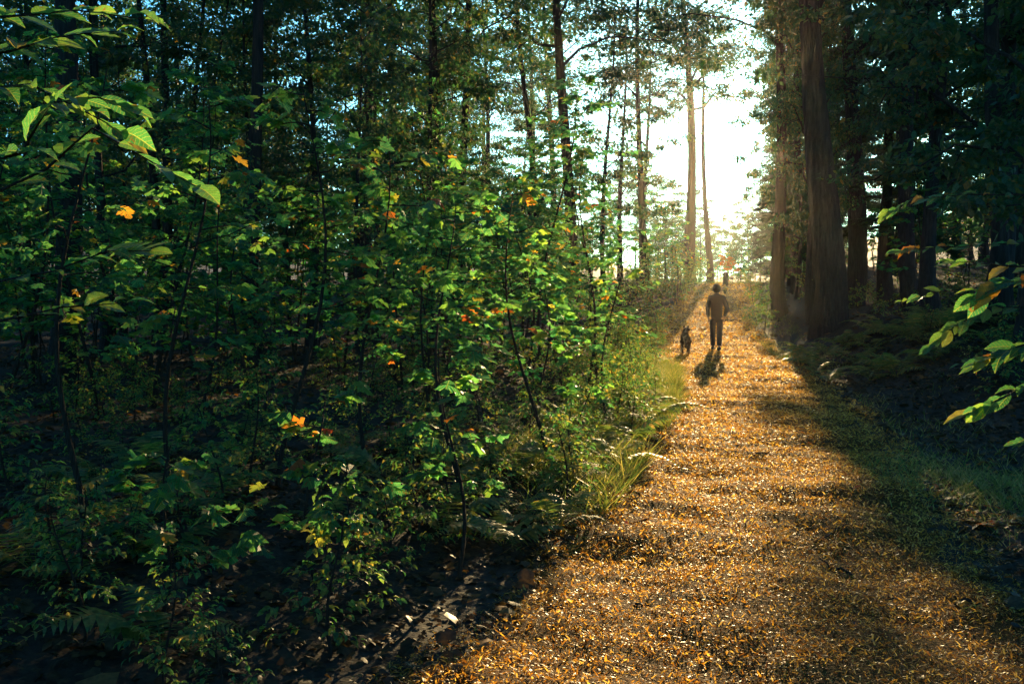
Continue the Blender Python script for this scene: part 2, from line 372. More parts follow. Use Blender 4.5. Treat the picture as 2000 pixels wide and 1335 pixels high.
o = build("verge_grass", [(*blades(6500, patch(3.95, 8.1, .38, .8), .11), 0), (*blades(22000, verge(7, 22, -.12, 1.3, -1), .27), 0), (*blades(6000, verge(20, 40, -.1, .6, -1), .18), 0), (*blades(2200, verge(6, 16, .2, 1.6, 1), .11), 0),
                          (*blades(7000, verge(20, 44, -.2, 1.2, 1), .17), 0), (*blades(5000, patch(14.2, 62, 2.2, 1.3), .3), 0)], M_GRASS)
tag(o, "short grass in patches along the edges of the path", kind="stuff")

# ------------------------------------------------------------------ trees
def bent(h, lean, n=12, wob=.06, g=rng):
    t = np.linspace(0, 1, n); a = g.uniform(0, 6.3); ph = g.uniform(0, 6.3)
    return np.stack([lean[0] * t * h + wob * np.sin(t * 5 + ph) * h * .1, lean[1] * t * h + wob * np.cos(t * 4 + a) * h * .1, t * h], 1)

def ridged(P, r0, r1, g, flare=1.28, sides=44, rings=70):
    t = np.linspace(0, 1, rings) ** 1.5; T0 = np.linspace(0, 1, len(P)); C = np.stack([np.interp(t, T0, P[:, j]) for j in range(3)], 1); C[0, 2] -= .35
    h = C[:, 2:3]; th = np.linspace(0, 2 * np.pi, sides, endpoint=False)[None]
    r = (r0 + (r1 - r0) * t[:, None] ** .85)
    lob = 1 + (flare - 1) * np.exp(-np.maximum(h, 0) / .55) * (.75 + .35 * np.sin(th * 5 + g.uniform(0, 6)) + .2 * np.sin(th * 3 + 1))
    k = 11; ph = g.uniform(0, 6, 4)
    rg = np.abs(np.sin(th * k / 2 * 1.0 + .9 * np.sin(h * 2.3 + th * 2 + ph[0]) + .7 * np.sin(h * 5.1 + ph[1]))) * (.75 + .25 * np.sin(h * 9 + th * 7 + ph[2]))
    rr = r * lob * (1 + .10 * (rg - .5) + .05 * np.sin(h * .9 + th * 2 + ph[3])) + g.normal(0, .006, (rings, sides))
    V = np.stack([C[:, 0:1] + rr * np.cos(th), C[:, 1:2] + rr * np.sin(th), np.broadcast_to(h, rr.shape)], -1).reshape(-1, 3)
    a = np.arange(sides); b = (a + 1) % sides
    F = np.concatenate([np.stack([i * sides + a, i * sides + b, (i + 1) * sides + b, (i + 1) * sides + a], 1) for i in range(rings - 1)])
    return [(V, F, 0)]

def trunk_chunks(P, r0, r1, sides=14, g=rng, flare=1.6):
    t = np.linspace(0, 1, len(P)); rad = r0 + (r1 - r0) * t ** .85; rad = rad * (1 + (flare - 1) * np.exp(-t * len(P) * .9))
    P2 = P.copy(); P2[0, 2] -= .35
    return [(*tube(P2, rad, sides, .045, g), 0)]

def broadleaf(seed, H, hb, r0, spread, nl, leaf, per, lean=(0, 0), clusters=5, ridge=False):
    g = np.random.default_rng(seed)
    P = bent(H, lean, 16, .12, g); P[0] = 0
    tch = ridged(P, r0, r0 * .18, g) if ridge else trunk_chunks(P, r0, r0 * .18, 14, g)
    pts = []
    for k in range(nl):
        t = hb / H + (1 - hb / H) * (k + g.uniform(0, .9)) / nl * .98
        base = np.array([np.interp(t, np.linspace(0, 1, 16), P[:, j]) for j in range(3)])
        a = k * 2.4 + g.normal(0, .4); L = spread * (1 - .55 * max(0, t - .5)) * g.uniform(.6, 1.15)
        up = g.uniform(.05, .7)
        tt = np.linspace(0, 1, 6); B = base + np.stack([np.cos(a) * L * tt, np.sin(a) * L * tt, L * (up * tt + .1 * np.sin(tt * 4))], 1)
        B[1:] += g.normal(0, .05 * L, (5, 3))
        r = r0 * .34 * (1 - t * .6)
        tch.append((*tube(B, np.linspace(r, r * .15, 6), 6, 0, g), 0))
        for c in range(clusters):
            q = g.uniform(.3, 1.05); b = np.array([np.interp(q, tt, B[:, j]) for j in range(3)])
            e = b + g.normal(0, 1, 3) * np.array([.32, .32, .16]) * L * .75
            m_ = (b + e) / 2 + g.normal(0, .1, 3)
            tch.append((*tube([b, m_, e], [r * .3, r * .2, r * .08], 4, 0, g), 0)); pts.append(e)
    pts = np.array(pts); n = len(pts) * per
    ci = np.repeat(np.arange(len(pts)), per)
    rr = g.uniform(.3, 1.0, len(pts))[ci]
    off = g.normal(0, 1, (n, 3)) * np.array([.42, .42, .15]) * rr[:, None] * spread * .38
    pos = pts[ci] + off
    d = off * np.array([1, 1, .3]) + g.normal(0, .35, (n, 3)); d[:, 2] -= .3
    nr = np.stack([g.normal(0, .5, n), g.normal(0, .5, n), np.ones(n)], 1)
    V, F = scatter(SMALL[0], SMALL[1], pos, d, nr, leaf * g.uniform(.6, 1.3, n))
    return build("trunk", tch, M_BARK, link=False, smooth=True), build("crown", [(V, F, 0)], M_CROWN, link=False)

def hemlock(seed, H, r0, hb, L0, lean=(0, 0), nb=58, bark=M_BARK):
    g = np.random.default_rng(seed); P = bent(H, lean, 14, .05, g); P[0] = 0
    tch = trunk_chunks(P, r0, r0 * .1, 12, g, 1.4); pos, dd, ln = [], [], []
    for k in range(nb):
        t = hb / H + (1 - hb / H) * ((k + g.uniform(0, 1)) / nb) ** .9
        base = np.array([np.interp(t, np.linspace(0, 1, 14), P[:, j]) for j in range(3)])
        a = k * 2.39996 + g.normal(0, .3); L = (L0 * (1 - t) ** .75 + .35) * g.uniform(.65, 1.15)
        tt = np.linspace(0, 1, 7); B = base + np.stack([np.cos(a) * L * tt, np.sin(a) * L * tt, L * (.18 * tt - .42 * tt ** 2)], 1)
        B[1:] += g.normal(0, .02 * L, (6, 3))
        tch.append((*tube(B, np.linspace(.03, .006, 7) * (.5 + L / 3), 4, 0, g), 0))
        nsp = int(14 * L) + 5
        for s in range(nsp):
            q = g.uniform(.18, 1.0); b = np.array([np.interp(q, tt, B[:, j]) for j in range(3)])
            sd = 1 if s % 2 else -1; aa = a + sd * g.uniform(.5, 1.15)
            w = (1.08 - q) * L * .55 + .16
            for m_ in range(3):
                o_ = w * m_ / 3
                pos.append(b + np.array([np.cos(aa) * o_, np.sin(aa) * o_, -.16 * o_ * o_ / max(w, .1)])); dd.append([np.cos(aa + g.normal(0, .45)), np.sin(aa + g.normal(0, .45)), -.2 + g.normal(0, .2)]); ln.append(w * .5 + .14)
    # spray template: midrib with fingers of needles
    tv, tf = [], []
    for i in range(7):
        y = .06 + i * .13; w = .34 * (1 - i / 8)
        for sd in (1, -1):
            j = len(tv); tv += [(0, y, 0), (sd * w, y + .12, -.05), (sd * w * .9, y + .19, -.06), (0, y + .09, 0)]; tf.append((j, j + 1, j + 2, j + 3))
    pos = np.array(pos); n = len(pos)
    V, F = scatter(np.array(tv, float), np.array(tf, int), pos, np.array(dd), np.stack([g.normal(0, .3, n), g.normal(0, .3, n), np.ones(n)], 1), np.array(ln))
    return build("trunk", tch, bark, link=False, smooth=True), build("crown", [(V, F, 0)], M_HEM, link=False)

def tree(name, meshes, x, y, rz, sc, label, cat, group=None, dz=0):
    o = empty(name, (x, y, float(gz(x, y)) + dz), rz, sc); tag(o, label, cat, group)
    put("trunk", meshes[0], o); c = put("crown", meshes[1], o); c["kind"] = "stuff"
    return o

CAN = [broadleaf(100 + k, H, hb, r, sp, nl, .17, 95) for k, (H, hb, r, sp, nl) in enumerate([(19, 9.5, .26, 4.0, 17), (17, 8.5, .2, 3.4, 15), (21, 10.5, .34, 4.6, 18), (16, 9, .17, 3.2, 14)])]
MID = [broadleaf(200 + k, H, hb, r, sp, nl, .125, 95) for k, (H, hb, r, sp, nl) in enumerate([(10, 2.6, .09, 2.3, 17), (8, 1.8, .07, 2.0, 15), (12, 3.5, .11, 2.6, 18)])]
HEM = [hemlock(300 + k, H, r, hb, L) for k, (H, r, hb, L) in enumerate([(15, .19, 1.0, 3.0), (12, .14, .6, 2.6), (18, .26, 2.2, 3.4), (17, .22, 4.2, 2.9), (19, .25, 5.0, 3.1)])]

DENSE = [broadleaf(260 + k, H, hb, r, sp, nl, .15, 130) for k, (H, hb, r, sp, nl) in enumerate([(15, 3.0, .2, 2.7, 24), (17, 4.0, .24, 3.0, 26), (13, 2.2, .15, 2.4, 22)])]
def sline(y): return .2287 * y + .5           # line of the sun's azimuth along the lit strip

# ---- trees that can be told apart
def px_x(px, Y): return at(px, 565, Y).x
def special(name, px, Y, W, H, lean, label, cat="tree", crown=None, hb=8.0, spread=2.6, nl=9, per=80, leaf=.15, bark=M_BARK, seed=1, clusters=4):
    """tree with trunk W px wide in the photo at distance Y, leaning"""
    r = W / FPX * Y / 2 / 1.0
    t, c = broadleaf(seed, H, hb, r, spread, nl, leaf, per, lean, clusters, True)
    t.materials[0] = bark
    x = px_x(px, Y)
    return tree(name, (t, c), x, Y, 0, 1, label, cat)

special("oak_tree", 1622, 27, 66, 19, (-.045, 0), "thickest dark trunk beside the ferny bank, leaning towards the sun", hb=8.0, spread=5.0, nl=19, per=170, seed=401, clusters=7)
special("forest_tree", 1524, 35, 28, 17, (-.04, 0), "slender dark straight trunk standing at the path edge under the sun", hb=8.4, spread=3.9, nl=16, per=150, seed=402, clusters=6)
special("forest_tree", 1347, 61, 24, 22, (-.03, 0), "rough trunk on the path bank with a bent top and sunlit leaves", hb=9.8, spread=4.6, nl=17, per=190, seed=403, leaf=.19, clusters=6)
special("forest_tree", 1388, 63, 13, 17, (-.05, 0), "thin trunk close beside a rougher trunk on the path bank", hb=11, spread=2.0, nl=8, per=60, seed=404, leaf=.17)
special("forest_tree", 1108, 30, 27, 18, (-.02, 0), "tall dark trunk rising alone above bright maple saplings", hb=7.6, spread=4.6, nl=18, per=170, seed=405, clusters=7)
special("forest_tree", 1052, 36, 17, 14, (-.06, .02), "trunk tilting beside the tall dark trunk above the saplings", hb=6.8, spread=2.3, nl=9, per=70, seed=406)
special("forest_tree", 1245, 44, 15, 19, (.01, 0), "narrow tall trunk at the edge of the bright gap of white sky", hb=8.0, spread=4.8, nl=18, per=210, seed=407, clusters=6)
special("forest_tree", 110, 15, 54, 17, (.03, .0), "broad black trunk behind large hanging oval leaves", hb=6.5, spread=3.2, nl=12, per=110, seed=408)
special("forest_tree", 212, 20, 18, 14, (.0, .0), "thin black trunk next to the broad black trunk", hb=5.5, spread=2.4, nl=10, per=90, seed=409)
special("forest_tree", 500, 19, 32, 16, (-.01, .0), "dark trunk standing among yellow and green maple leaves", hb=6.5, spread=2.8, nl=11, per=100, seed=410)
special("forest_tree", 840, 28, 19, 15, (.0, .0), "dark pole-like trunk among dense shaded leaves", hb=6.5, spread=2.6, nl=10, per=90, seed=411)
special("forest_tree", 1180, 37, 12, 11, (.02, 0), "narrow leafy tree with glowing leaves before the white gap", hb=3.6, spread=2.3, nl=13, per=85, seed=412)
special("forest_tree", 1262, 52, 12, 12, (.0, 0), "leafy tree glowing at the edge of the white gap", hb=3.0, spread=2.5, nl=14, per=85, seed=413)
special("forest_tree", 1215, 44, 12, 12, (.0, 0), "leafy tree beside the glowing gap, darker than its neighbours", hb=4.2, spread=2.4, nl=13, per=85, seed=414)
# forked tree: several stems from one base
ft = empty("forked_tree", (*at(315, 565, 24).xy, 0)); ft.location.z = float(gz(ft.location.x, 24))
tag(ft, "dark tree forking into several slanting stems against bright sky specks", "tree")
g5 = np.random.default_rng(55); tc_, pts_ = [], []
for lx, hh, r in ((-.06, 12, .13), (.02, 13, .15), (.13, 11, .10), (.20, 9, .07)):
    P = bent(hh, (lx, .02), 10, .06, g5); P[0] = (0, 0, -.3); P[1] = (lx * .5, 0, 1.2); tc_.append((*tube(P, np.linspace(r, r * .2, 10), 8, .04, g5), 0))
    for q in range(9): pts_.append(P[9 - q // 2] + g5.normal(0, .8, 3))
build("trunk", tc_, M_BARK, ft, smooth=True)
pts_ = np.array(pts_); n = len(pts_) * 110; ci = np.repeat(np.arange(len(pts_)), 110); off = g5.normal(0, 1, (n, 3)) * np.array([.7, .7, .28])
V, F = scatter(SMALL[0], SMALL[1], pts_[ci] + off, off * np.array([1, 1, .2]) + g5.normal(0, .3, (n, 3)) - np.array([0, 0, .3]), np.stack([g5.normal(0, .5, n), g5.normal(0, .5, n), np.ones(n)], 1), .14 * g5.uniform(.6, 1.3, n))
build("crown", [(V, F, 0)], M_CROWN, ft)["kind"] = "stuff"

# right bank: dark trunks and hemlocks
for px, Y, k, sc, lab in ((1730, 34, 2, .9, "dark hemlock just behind the thickest trunk, with drooping sprays"),
                          (1575, 44, 0, .9, "sunlit golden-edged hemlock between two dark trunks"),
                          (1512, 72, 1, .85, "low golden hemlock beyond the slender dark trunk")):
    tree("hemlock_tree", HEM[k], px_x(px, Y), Y, rng.uniform(0, 6), sc, lab, "tree")
for px, Y, k, lab in ((1830, 23, 0, "dark leafy tree above the ferns with pale specks in its crown"), (1935, 20, 1, "dark leafy tree beyond the ferns' far end"), (1990, 14, 2, "dark leafy tree behind the hanging beech leaves")):
    tree("forest_tree", DENSE[k], px_x(px, Y), Y, k * 2.1, .9, lab, "tree")
for px, Y, W, lab, sd in ((1665, 33, 40, "dark trunk half hidden behind the thickest trunk", 421), (1785, 28, 34, "dark shaded trunk rising behind the ferny bank", 422), (1965, 19, 36, "dark trunk in deep shade beyond the hanging beech leaves", 423)):
    special("forest_tree", px, Y, W, 18, (-.03, 0), lab, hb=8, spread=3.2, nl=12, per=110, seed=sd)

for k, (yy_, off, sc) in enumerate(((30.5, 1.7, .8), (34, 1.9, .85), (38, 1.65, .9), (42, 1.75, 1.0), (46.5, 1.9, 1.05), (51.5, 1.9, 1.1), (58, 2.3, 1.15), (66, 3.2, 1.2))):
    tree("forest_tree", DENSE[k % 3], .2287 * yy_ + .5 + off, yy_, k * 1.7, sc, "dark leafy tree lining the path, %s in line beyond the thickest trunk" % ("first", "second", "third", "fourth", "fifth", "sixth", "seventh", "eighth")[k], "tree", "leafy trees lining the path").scale = (sc * .62, sc * .62, sc)
# ---- the wood around: alike trees
def ok_lane(x, y):
    """keep the sun's way down the path open"""
    l = sline(y)
    if y > 42 and l - 9.5 < x < l + 2.0 + .06 * (y - 42): return False
    if y <= 42 and abs(x - pathx(y)) < 3.2: return False
    return True
ZW = ((200, "by the broad black trunk"), (420, "below the forked tree"), (700, "around the dark trunk among yellow leaves"), (980, "below the pole-like trunk"), (1180, "below the tall lone trunk"), (1330, "before the bright white gap"), (9999, "by the far bend"))
ZE = ((1580, "by the slender dark trunk"), (1720, "by the thickest trunk"), (1860, "above the ferny bank"), (9999, "behind the beech sprays"))
def zone(x, y):
    px = 1000 + x / max(y, 1) * FPX
    for lim, t in (ZE if x > float(pathx(y)) else ZW):
        if px < lim: return t
def lab(label, x, y, size):
    return label.replace("@", zone(x, y)).replace("~", size) if "@" in label else label
def fill(name, meshes, n, xr, yr, scr, label, group, sep, cat="tree", taken=[], ok=ok_lane, g=np.random.default_rng(77)):
    out = []
    for _ in range(n * 12):
        if len(out) >= n: break
        x, y = g.uniform(*xr), g.uniform(*yr)
        if not ok(x, y) or any((x - a) ** 2 + (y - b) ** 2 < sep * sep for a, b in out): continue
        out.append((x, y)); k = int(g.integers(len(meshes))); r_ = g.uniform(0, 6.3); sc = g.uniform(*scr); tree(name, meshes[k], x, y, r_, sc, lab(label, x, y, 'bigger' if sc > sum(scr) / 2 else 'smaller'), cat, group)
    return out
in_view = lambda x, y: y > 0 and abs(x) < y * .62 + 3
fill("forest_tree", CAN, 26, (-42, 4), (24, 78), (.85, 1.1), "~ tall forest tree deep in the wood @", "tall trees west of the path", 3.6, ok=lambda x, y: ok_lane(x, y) and in_view(x, y) and x < sline(y) - 9.5)
fill("forest_tree", CAN, 20, (9, 46), (20, 80), (.85, 1.1), "~ tall shaded forest tree @", "tall trees east of the path", 3.6, ok=lambda x, y: ok_lane(x, y) and in_view(x, y) and x > sline(y) + 4)
fill("young_tree", MID, 52, (-30, 6), (15, 64), (.8, 1.15), "~ leafy young tree in the wood @", "young trees west of the path", 2.1, ok=lambda x, y: in_view(x, y) and x < sline(y) - 7.5)
fill("forest_tree", DENSE, 26, (9, 46), (22, 75), (.75, 1.05), "~ dark dense-leaved tree @", "dense trees east of the path", 2.8, ok=lambda x, y: in_view(x, y) and x > sline(y) + 4.5)
# unseen trees around and behind the viewer, added to block skylight overhead
fill("forest_tree", CAN, 38, (-18, 20), (-20, 22), (.95, 1.15), "unseen tall forest tree added to shade the wood from overhead", "unseen trees added for overhead shade", 3.6, ok=lambda x, y: abs(x - pathx(y)) > 3.0 and not (y > 0 and abs(x) < y * .56 + 1.2))
for k in range(26):
    g_ = np.random.default_rng(900 + k); Y = 78 + 42 * ((k * 7) % 26) / 26; px = 1265 + 12.5 * k + g_.uniform(-8, 8)
    tree("young_tree", MID[k % 2], px_x(px, Y), Y, g_.uniform(0, 6), (.84 if 1330 < px < 1490 else 1.0) * g_.uniform(.85, 1.1) * Y / 95, "hazy golden tree closing the view at the end of the path", "tree", "golden trees closing the view")
fill("young_tree", [MID[1], MID[0]], 60, (-60, 8), (50, 100), (.55, .8), "~ low hazy tree far back @", "low far trees in the western wood", 2.6, ok=lambda x, y: in_view(x, y) and x < sline(y) - 8)
# far edge of the wood, low against the bright sky
fill("young_tree", MID, 80, (-60, 70), (66, 120), (.7, 1.0), "~ hazy far tree low against bright sky @", "far trees beyond the end of the path", 3.2, ok=lambda x, y: in_view(x, y) and not (sline(y) - 6 < x < sline(y) + 3.5))

# ------------------------------------------------------------------ saplings (understorey)
def sapling_layout(seed, H, spread, nb, tw, per, lean=(0, 0), h0=.28):
    """stem + branches as chunks, and the leaf frames (pos, dir, normal, size)"""
    g = np.random.default_rng(seed); lean = (lean[0] + g.normal(0, .07), lean[1] + g.normal(0, .07)); P = bent(H, lean, 12, .45, g); P = P - P[0]
    ch = [(*tube(np.vstack([[P[0] - [0, 0, .15]], P[1:]]), np.linspace(.008 + H * .0042, .003, 12), 7, .05, g), 0)]
    pos, dd = [], []
    for k in range(nb):
        t = h0 + (1 - h0) * (k + g.uniform(0, .8)) / nb
        base = np.array([np.interp(t, np.linspace(0, 1, 12), P[:, j]) for j in range(3)])
        a = k * 2.3 + g.normal(0, .5); L = spread * (1.15 - t * .75) * g.uniform(.55, 1.15); up = g.uniform(.02, .45)
        tt = np.linspace(0, 1, 6); B = base + np.stack([np.cos(a) * L * tt, np.sin(a) * L * tt, L * (up * tt - .12 * tt * tt)], 1); B[1:] += g.normal(0, .03 * L, (5, 3))
        ch.append((*tube(B, np.linspace(.0055, .0016, 6) * (.6 + H * .15), 4, 0, g), 0))
        for s in range(tw):
            q = .25 + .75 * (s + g.uniform(0, 1)) / tw; b = np.array([np.interp(q, tt, B[:, j]) for j in range(3)])
            aa = a + (1 if s % 2 else -1) * g.uniform(.4, 1.1); l2 = L * .34 * g.uniform(.5, 1.2)
            e = b + np.array([np.cos(aa) * l2, np.sin(aa) * l2, g.normal(.02, .06)])
            ch.append((*tube([b, (b + e) / 2 + g.normal(0, .01, 3), e], [.0022, .0016, .001], 3, 0, g), 0))
            for m_ in range(per):
                w = (m_ + .6) / per; an = aa + (1 if m_ % 2 else -1) * g.uniform(.3, 1.2) * (1.1 - w)
                pos.append(b + (e - b) * w + g.normal(0, .012, 3)); dd.append((np.cos(an), np.sin(an), g.normal(-.32, .28)))
    n = len(pos); nr = np.stack([g.normal(0, .38, n), g.normal(0, .38, n), np.ones(n)], 1)
    return g, ch, np.array(pos), np.array(dd), nr

def sapling_mesh(seed, H, spread, nb, tw, per, leaf, tmpl, m, lean=(0, 0), h0=.28):
    g, ch, pos, dd, nr = sapling_layout(seed, H, spread, nb, tw, per, lean, h0)
    V, F = scatter(tmpl[0], tmpl[1], pos, dd, nr, leaf * g.uniform(.4, 1.3, len(pos)))
    return build("stem", ch, M_TWIG, link=False, smooth=True), build("leaves", [(V, F, 0)], m, link=False)

SAP = [sapling_mesh(500 + k, H, sp, nb, tw, per, .10, MAPLE, M_MAPLE) for k, (H, sp, nb, tw, per) in enumerate(
    [(2.6, .8, 15, 5, 5), (3.2, .95, 17, 5, 5), (2.0, .7, 12, 5, 5), (3.8, 1.1, 19, 6, 5), (1.5, .6, 10, 5, 5), (4.6, 1.25, 22, 6, 5)])]
SAPO = [sapling_mesh(520 + k, H, sp, nb, tw, per, .085, OVATE, M_OVATE) for k, (H, sp, nb, tw, per) in enumerate([(2.4, .9, 16, 6, 6), (3.3, 1.0, 18, 6, 6)])]
HERB = [sapling_mesh(540 + k, H, sp, nb, tw, per, lf, OVATE, M_HERB, h0=.12) for k, (H, sp, nb, tw, per, lf) in enumerate(
    [(.75, .34, 15, 4, 5, .055), (.55, .32, 13, 4, 5, .045), (1.05, .42, 17, 4, 5, .06)])]

def plant(name, meshes, x, y, rz, sc, label, cat, group=None, parts=("stem", "leaves")):
    o = empty(name, (x, y, float(gz(x, y)) - .02), rz, sc, random.gauss(0, .04), random.gauss(0, .04)); tag(o, label, cat, group)
    put(parts[0], meshes[0], o); put(parts[1], meshes[1], o)["kind"] = "stuff"; return o

def fill_plants(name, meshes, n, place, scr, label, group, cat, sep, seed):
    g = np.random.default_rng(seed); out = []
    for _ in range(n * 14):
        if len(out) >= n: break
        x, y = place(g)
        if any((x - a) ** 2 + (y - b) ** 2 < sep * sep for a, b in out): continue
        out.append((x, y)); k = int(g.integers(len(meshes))); r_ = g.uniform(0, 6.3); sc = g.uniform(*scr); plant(name, meshes[k], x, y, r_, sc, lab(label, x, y, 'bigger' if sc > sum(scr) / 2 else 'smaller'), cat, group)

def pl_left(y0, y1, d0, d1):
    def f(g):
        while True:
            y = g.uniform(y0, y1); x = pathx(y) - halfw(y) - g.uniform(d0, d1)
            if abs(x) < .56 * y + 1: return x, y
    return f
def pl_right(y0, y1, d0, d1):
    def f(g):
        while True:
            y = g.uniform(y0, y1); x = pathx(y) + halfw(y) + g.uniform(d0, d1)
            if abs(x) < .56 * y + 1: return x, y
    return f
fill_plants("beech_sapling", SAPO, 26, pl_left(9, 26, .9, 13), (.8, 1.15), "~ oval-leaved beech sapling @", "beech saplings in the western thicket", "sapling", 1.1, 60)
fill_plants("maple_sapling", SAP, 74, pl_left(10, 26, .9, 13), (.8, 1.15), "~ green maple sapling in the front thicket @", "maple saplings west of the path", "sapling", .72, 61)
fill_plants("maple_sapling", [SAP[3], SAP[5], SAP[1]], 85, pl_left(24, 70, .8, 26), (.9, 1.6), "~ maple sapling deep in the wood @", "saplings deep in the western wood", "sapling", 1.2, 62)
fill_plants("maple_sapling", [SAP[3], SAP[0], SAP[1]], 24, pl_right(24, 64, 3.2, 12), (.9, 1.4), "~ maple sapling on the bank @", "saplings on the eastern bank", "sapling", 1.1, 63)
fill_plants("leafy_plant", HERB, 70, pl_left(7, 26, .15, 1.6), (.55, 1.0), "~ low leafy plant on the sunny path edge @", "leafy plants on the western path edge", "plant", .28, 64)
fill_plants("leafy_plant", HERB, 110, pl_left(3.4, 17, .5, 7), (.45, .95), "~ low leafy plant in shade beneath the saplings @", "leafy plants beneath the saplings", "plant", .33, 65)
fill_plants("beech_sapling", SAPO, 22, lambda g: (lambda y: (sline(y) + g.uniform(1.3, 3.2), y))(g.uniform(38, 56)), (.75, 1.1), "~ beech sapling in the brush @", "beech saplings along the eastern bank", "sapling", .9, 69)
fill_plants("leafy_plant", HERB, 60, pl_right(12, 40, 2.0, 11), (.7, 1.4), "~ shaded leafy plant under the dark trees @", "leafy plants under the eastern trees", "plant", .5, 70)
fill_plants("leafy_plant", HERB, 22, pl_left(40, 60, -.2, 2.2), (1.6, 2.4), "~ golden bush on the bank at the path's far end @", "golden bushes on the far bank", "bush", .7, 71)
fill_plants("leafy_plant", HERB, 40, pl_left(26, 62, -.1, 3), (1.0, 1.7), "~ leafy bush along the far path side @", "bushes beside the far bend", "bush", .7, 66)
fill_plants("maple_sapling", [SAP[0], SAP[2], SAP[4]], 26, lambda g: (g.uniform(11, 24), g.uniform(68, 84)), (.9, 1.4), "glowing low sapling beyond the crest of the path", "saplings beyond the crest", "sapling", .9, 68)
fill_plants("leafy_plant", HERB, 34, pl_right(32, 66, -.1, 4), (.9, 1.6), "~ leafy bush on the bank beyond the walker @", "bushes on the far bank", "bush", .7, 67)

# near saplings with leaves one can pick out singly
me_leaf = [build("leaf", [(MAPLE[0] * [1, 1, k], MAPLE[1], 0)], M_MAPLE1, link=False) for k in (1.0, 1.8, -.6)]
me_oleaf = [build("leaf", [(ovate_template(w)[0] * [1, 1, k], OVATE[1], 0)], M_OVATE1, link=False) for w, k in ((.25, .9), (.28, .5), (.22, .25))]
me_aoleaf = [build("leaf", [(ovate_template(.25)[0] * [1, 1, 1.3], OVATE[1], 0)], M_AUTUMN, link=False)]
me_aleaf = [build("leaf", [(MAPLE[0] * [1, 1, k], MAPLE[1], 0)], M_AUTUMN, link=False) for k in (1.5, 2.6)]
def frame(d, n):
    d = Vector(d).normalized(); x = d.cross(Vector(n)).normalized(); z = x.cross(d)
    return Matrix((x, d, z)).transposed().to_4x4()
def leaf_objects(parent, meshes, pos, dd, nr, size, g, autumn=0.0):
    al = me_aoleaf if meshes is me_oleaf else me_aleaf
    for p, d, n in zip(pos, dd, nr):
        am = g.uniform() < autumn
        o = put("leaf", (al if am else meshes)[int(g.integers(len(al if am else meshes)))], parent)
        s = size * g.uniform(.5, 1.25)
        o.matrix_local = Matrix.Translation(Vector(p)) @ frame(d, n) @ Matrix.Scale(s, 4)
def near_sapling(px, Y, seed, H, spread, nb, tw, per, label, lean=(0, 0), h0=.35, leaf=.098, autumn=.03):
    x = px_x(px, Y); o = empty("maple_sapling", (x, Y, float(gz(x, Y)) - .02)); tag(o, label, "sapling")
    g, ch, pos, dd, nr = sapling_layout(seed, H, spread, nb, tw, per, lean, h0)
    build("stem", ch, M_TWIG, o, smooth=True); leaf_objects(o, me_leaf, pos, dd, nr, leaf, g, autumn)
    return o
near_sapling(530, 7.0, 601, 2.9, .85, 13, 4, 4, "thin maple sapling with a dark straight stem and scattered orange leaves", autumn=.03, h0=.42)
near_sapling(715, 7.6, 602, 2.6, .9, 13, 4, 4, "maple sapling with bright leaf layers beside the orange-flecked sapling", h0=.42)
near_sapling(905, 7.2, 603, 2.15, .9, 12, 4, 4, "maple sapling topped by pale broad leaves in the middle of the thicket", (.03, 0), h0=.5)
near_sapling(1075, 8.2, 604, 2.35, .8, 12, 4, 4, "maple sapling reaching its brightest leaves towards the sunny path", (.02, 0), h0=.5)
near_sapling(330, 6.2, 605, 2.5, .85, 12, 4, 3, "shaded maple sapling low between the dark trunk and the thicket", autumn=.03, h0=.35)
near_sapling(160, 5.6, 606, 2.6, .8, 12, 4, 3, "darkest maple sapling under the hanging oval leaves", h0=.35)
near_sapling(890, 5.6, 607, 1.35, .55, 9, 3, 3, "small maple sapling rising from the fern tips in blue shade", h0=.4, autumn=.025)
near_sapling(620, 4.9, 608, 1.0, .5, 9, 3, 3, "small shaded maple seedling with a few orange leaves", h0=.3, autumn=.035)
near_sapling(1190, 11.5, 609, 2.2, .7, 12, 4, 3, "dark-stemmed maple sapling close to the sunny ferns", h0=.5, autumn=.025)
near_sapling(300, 4.4, 610, .8, .45, 8, 3, 3, "low maple seedling in the darkest corner of the thicket", h0=.3, autumn=.025)

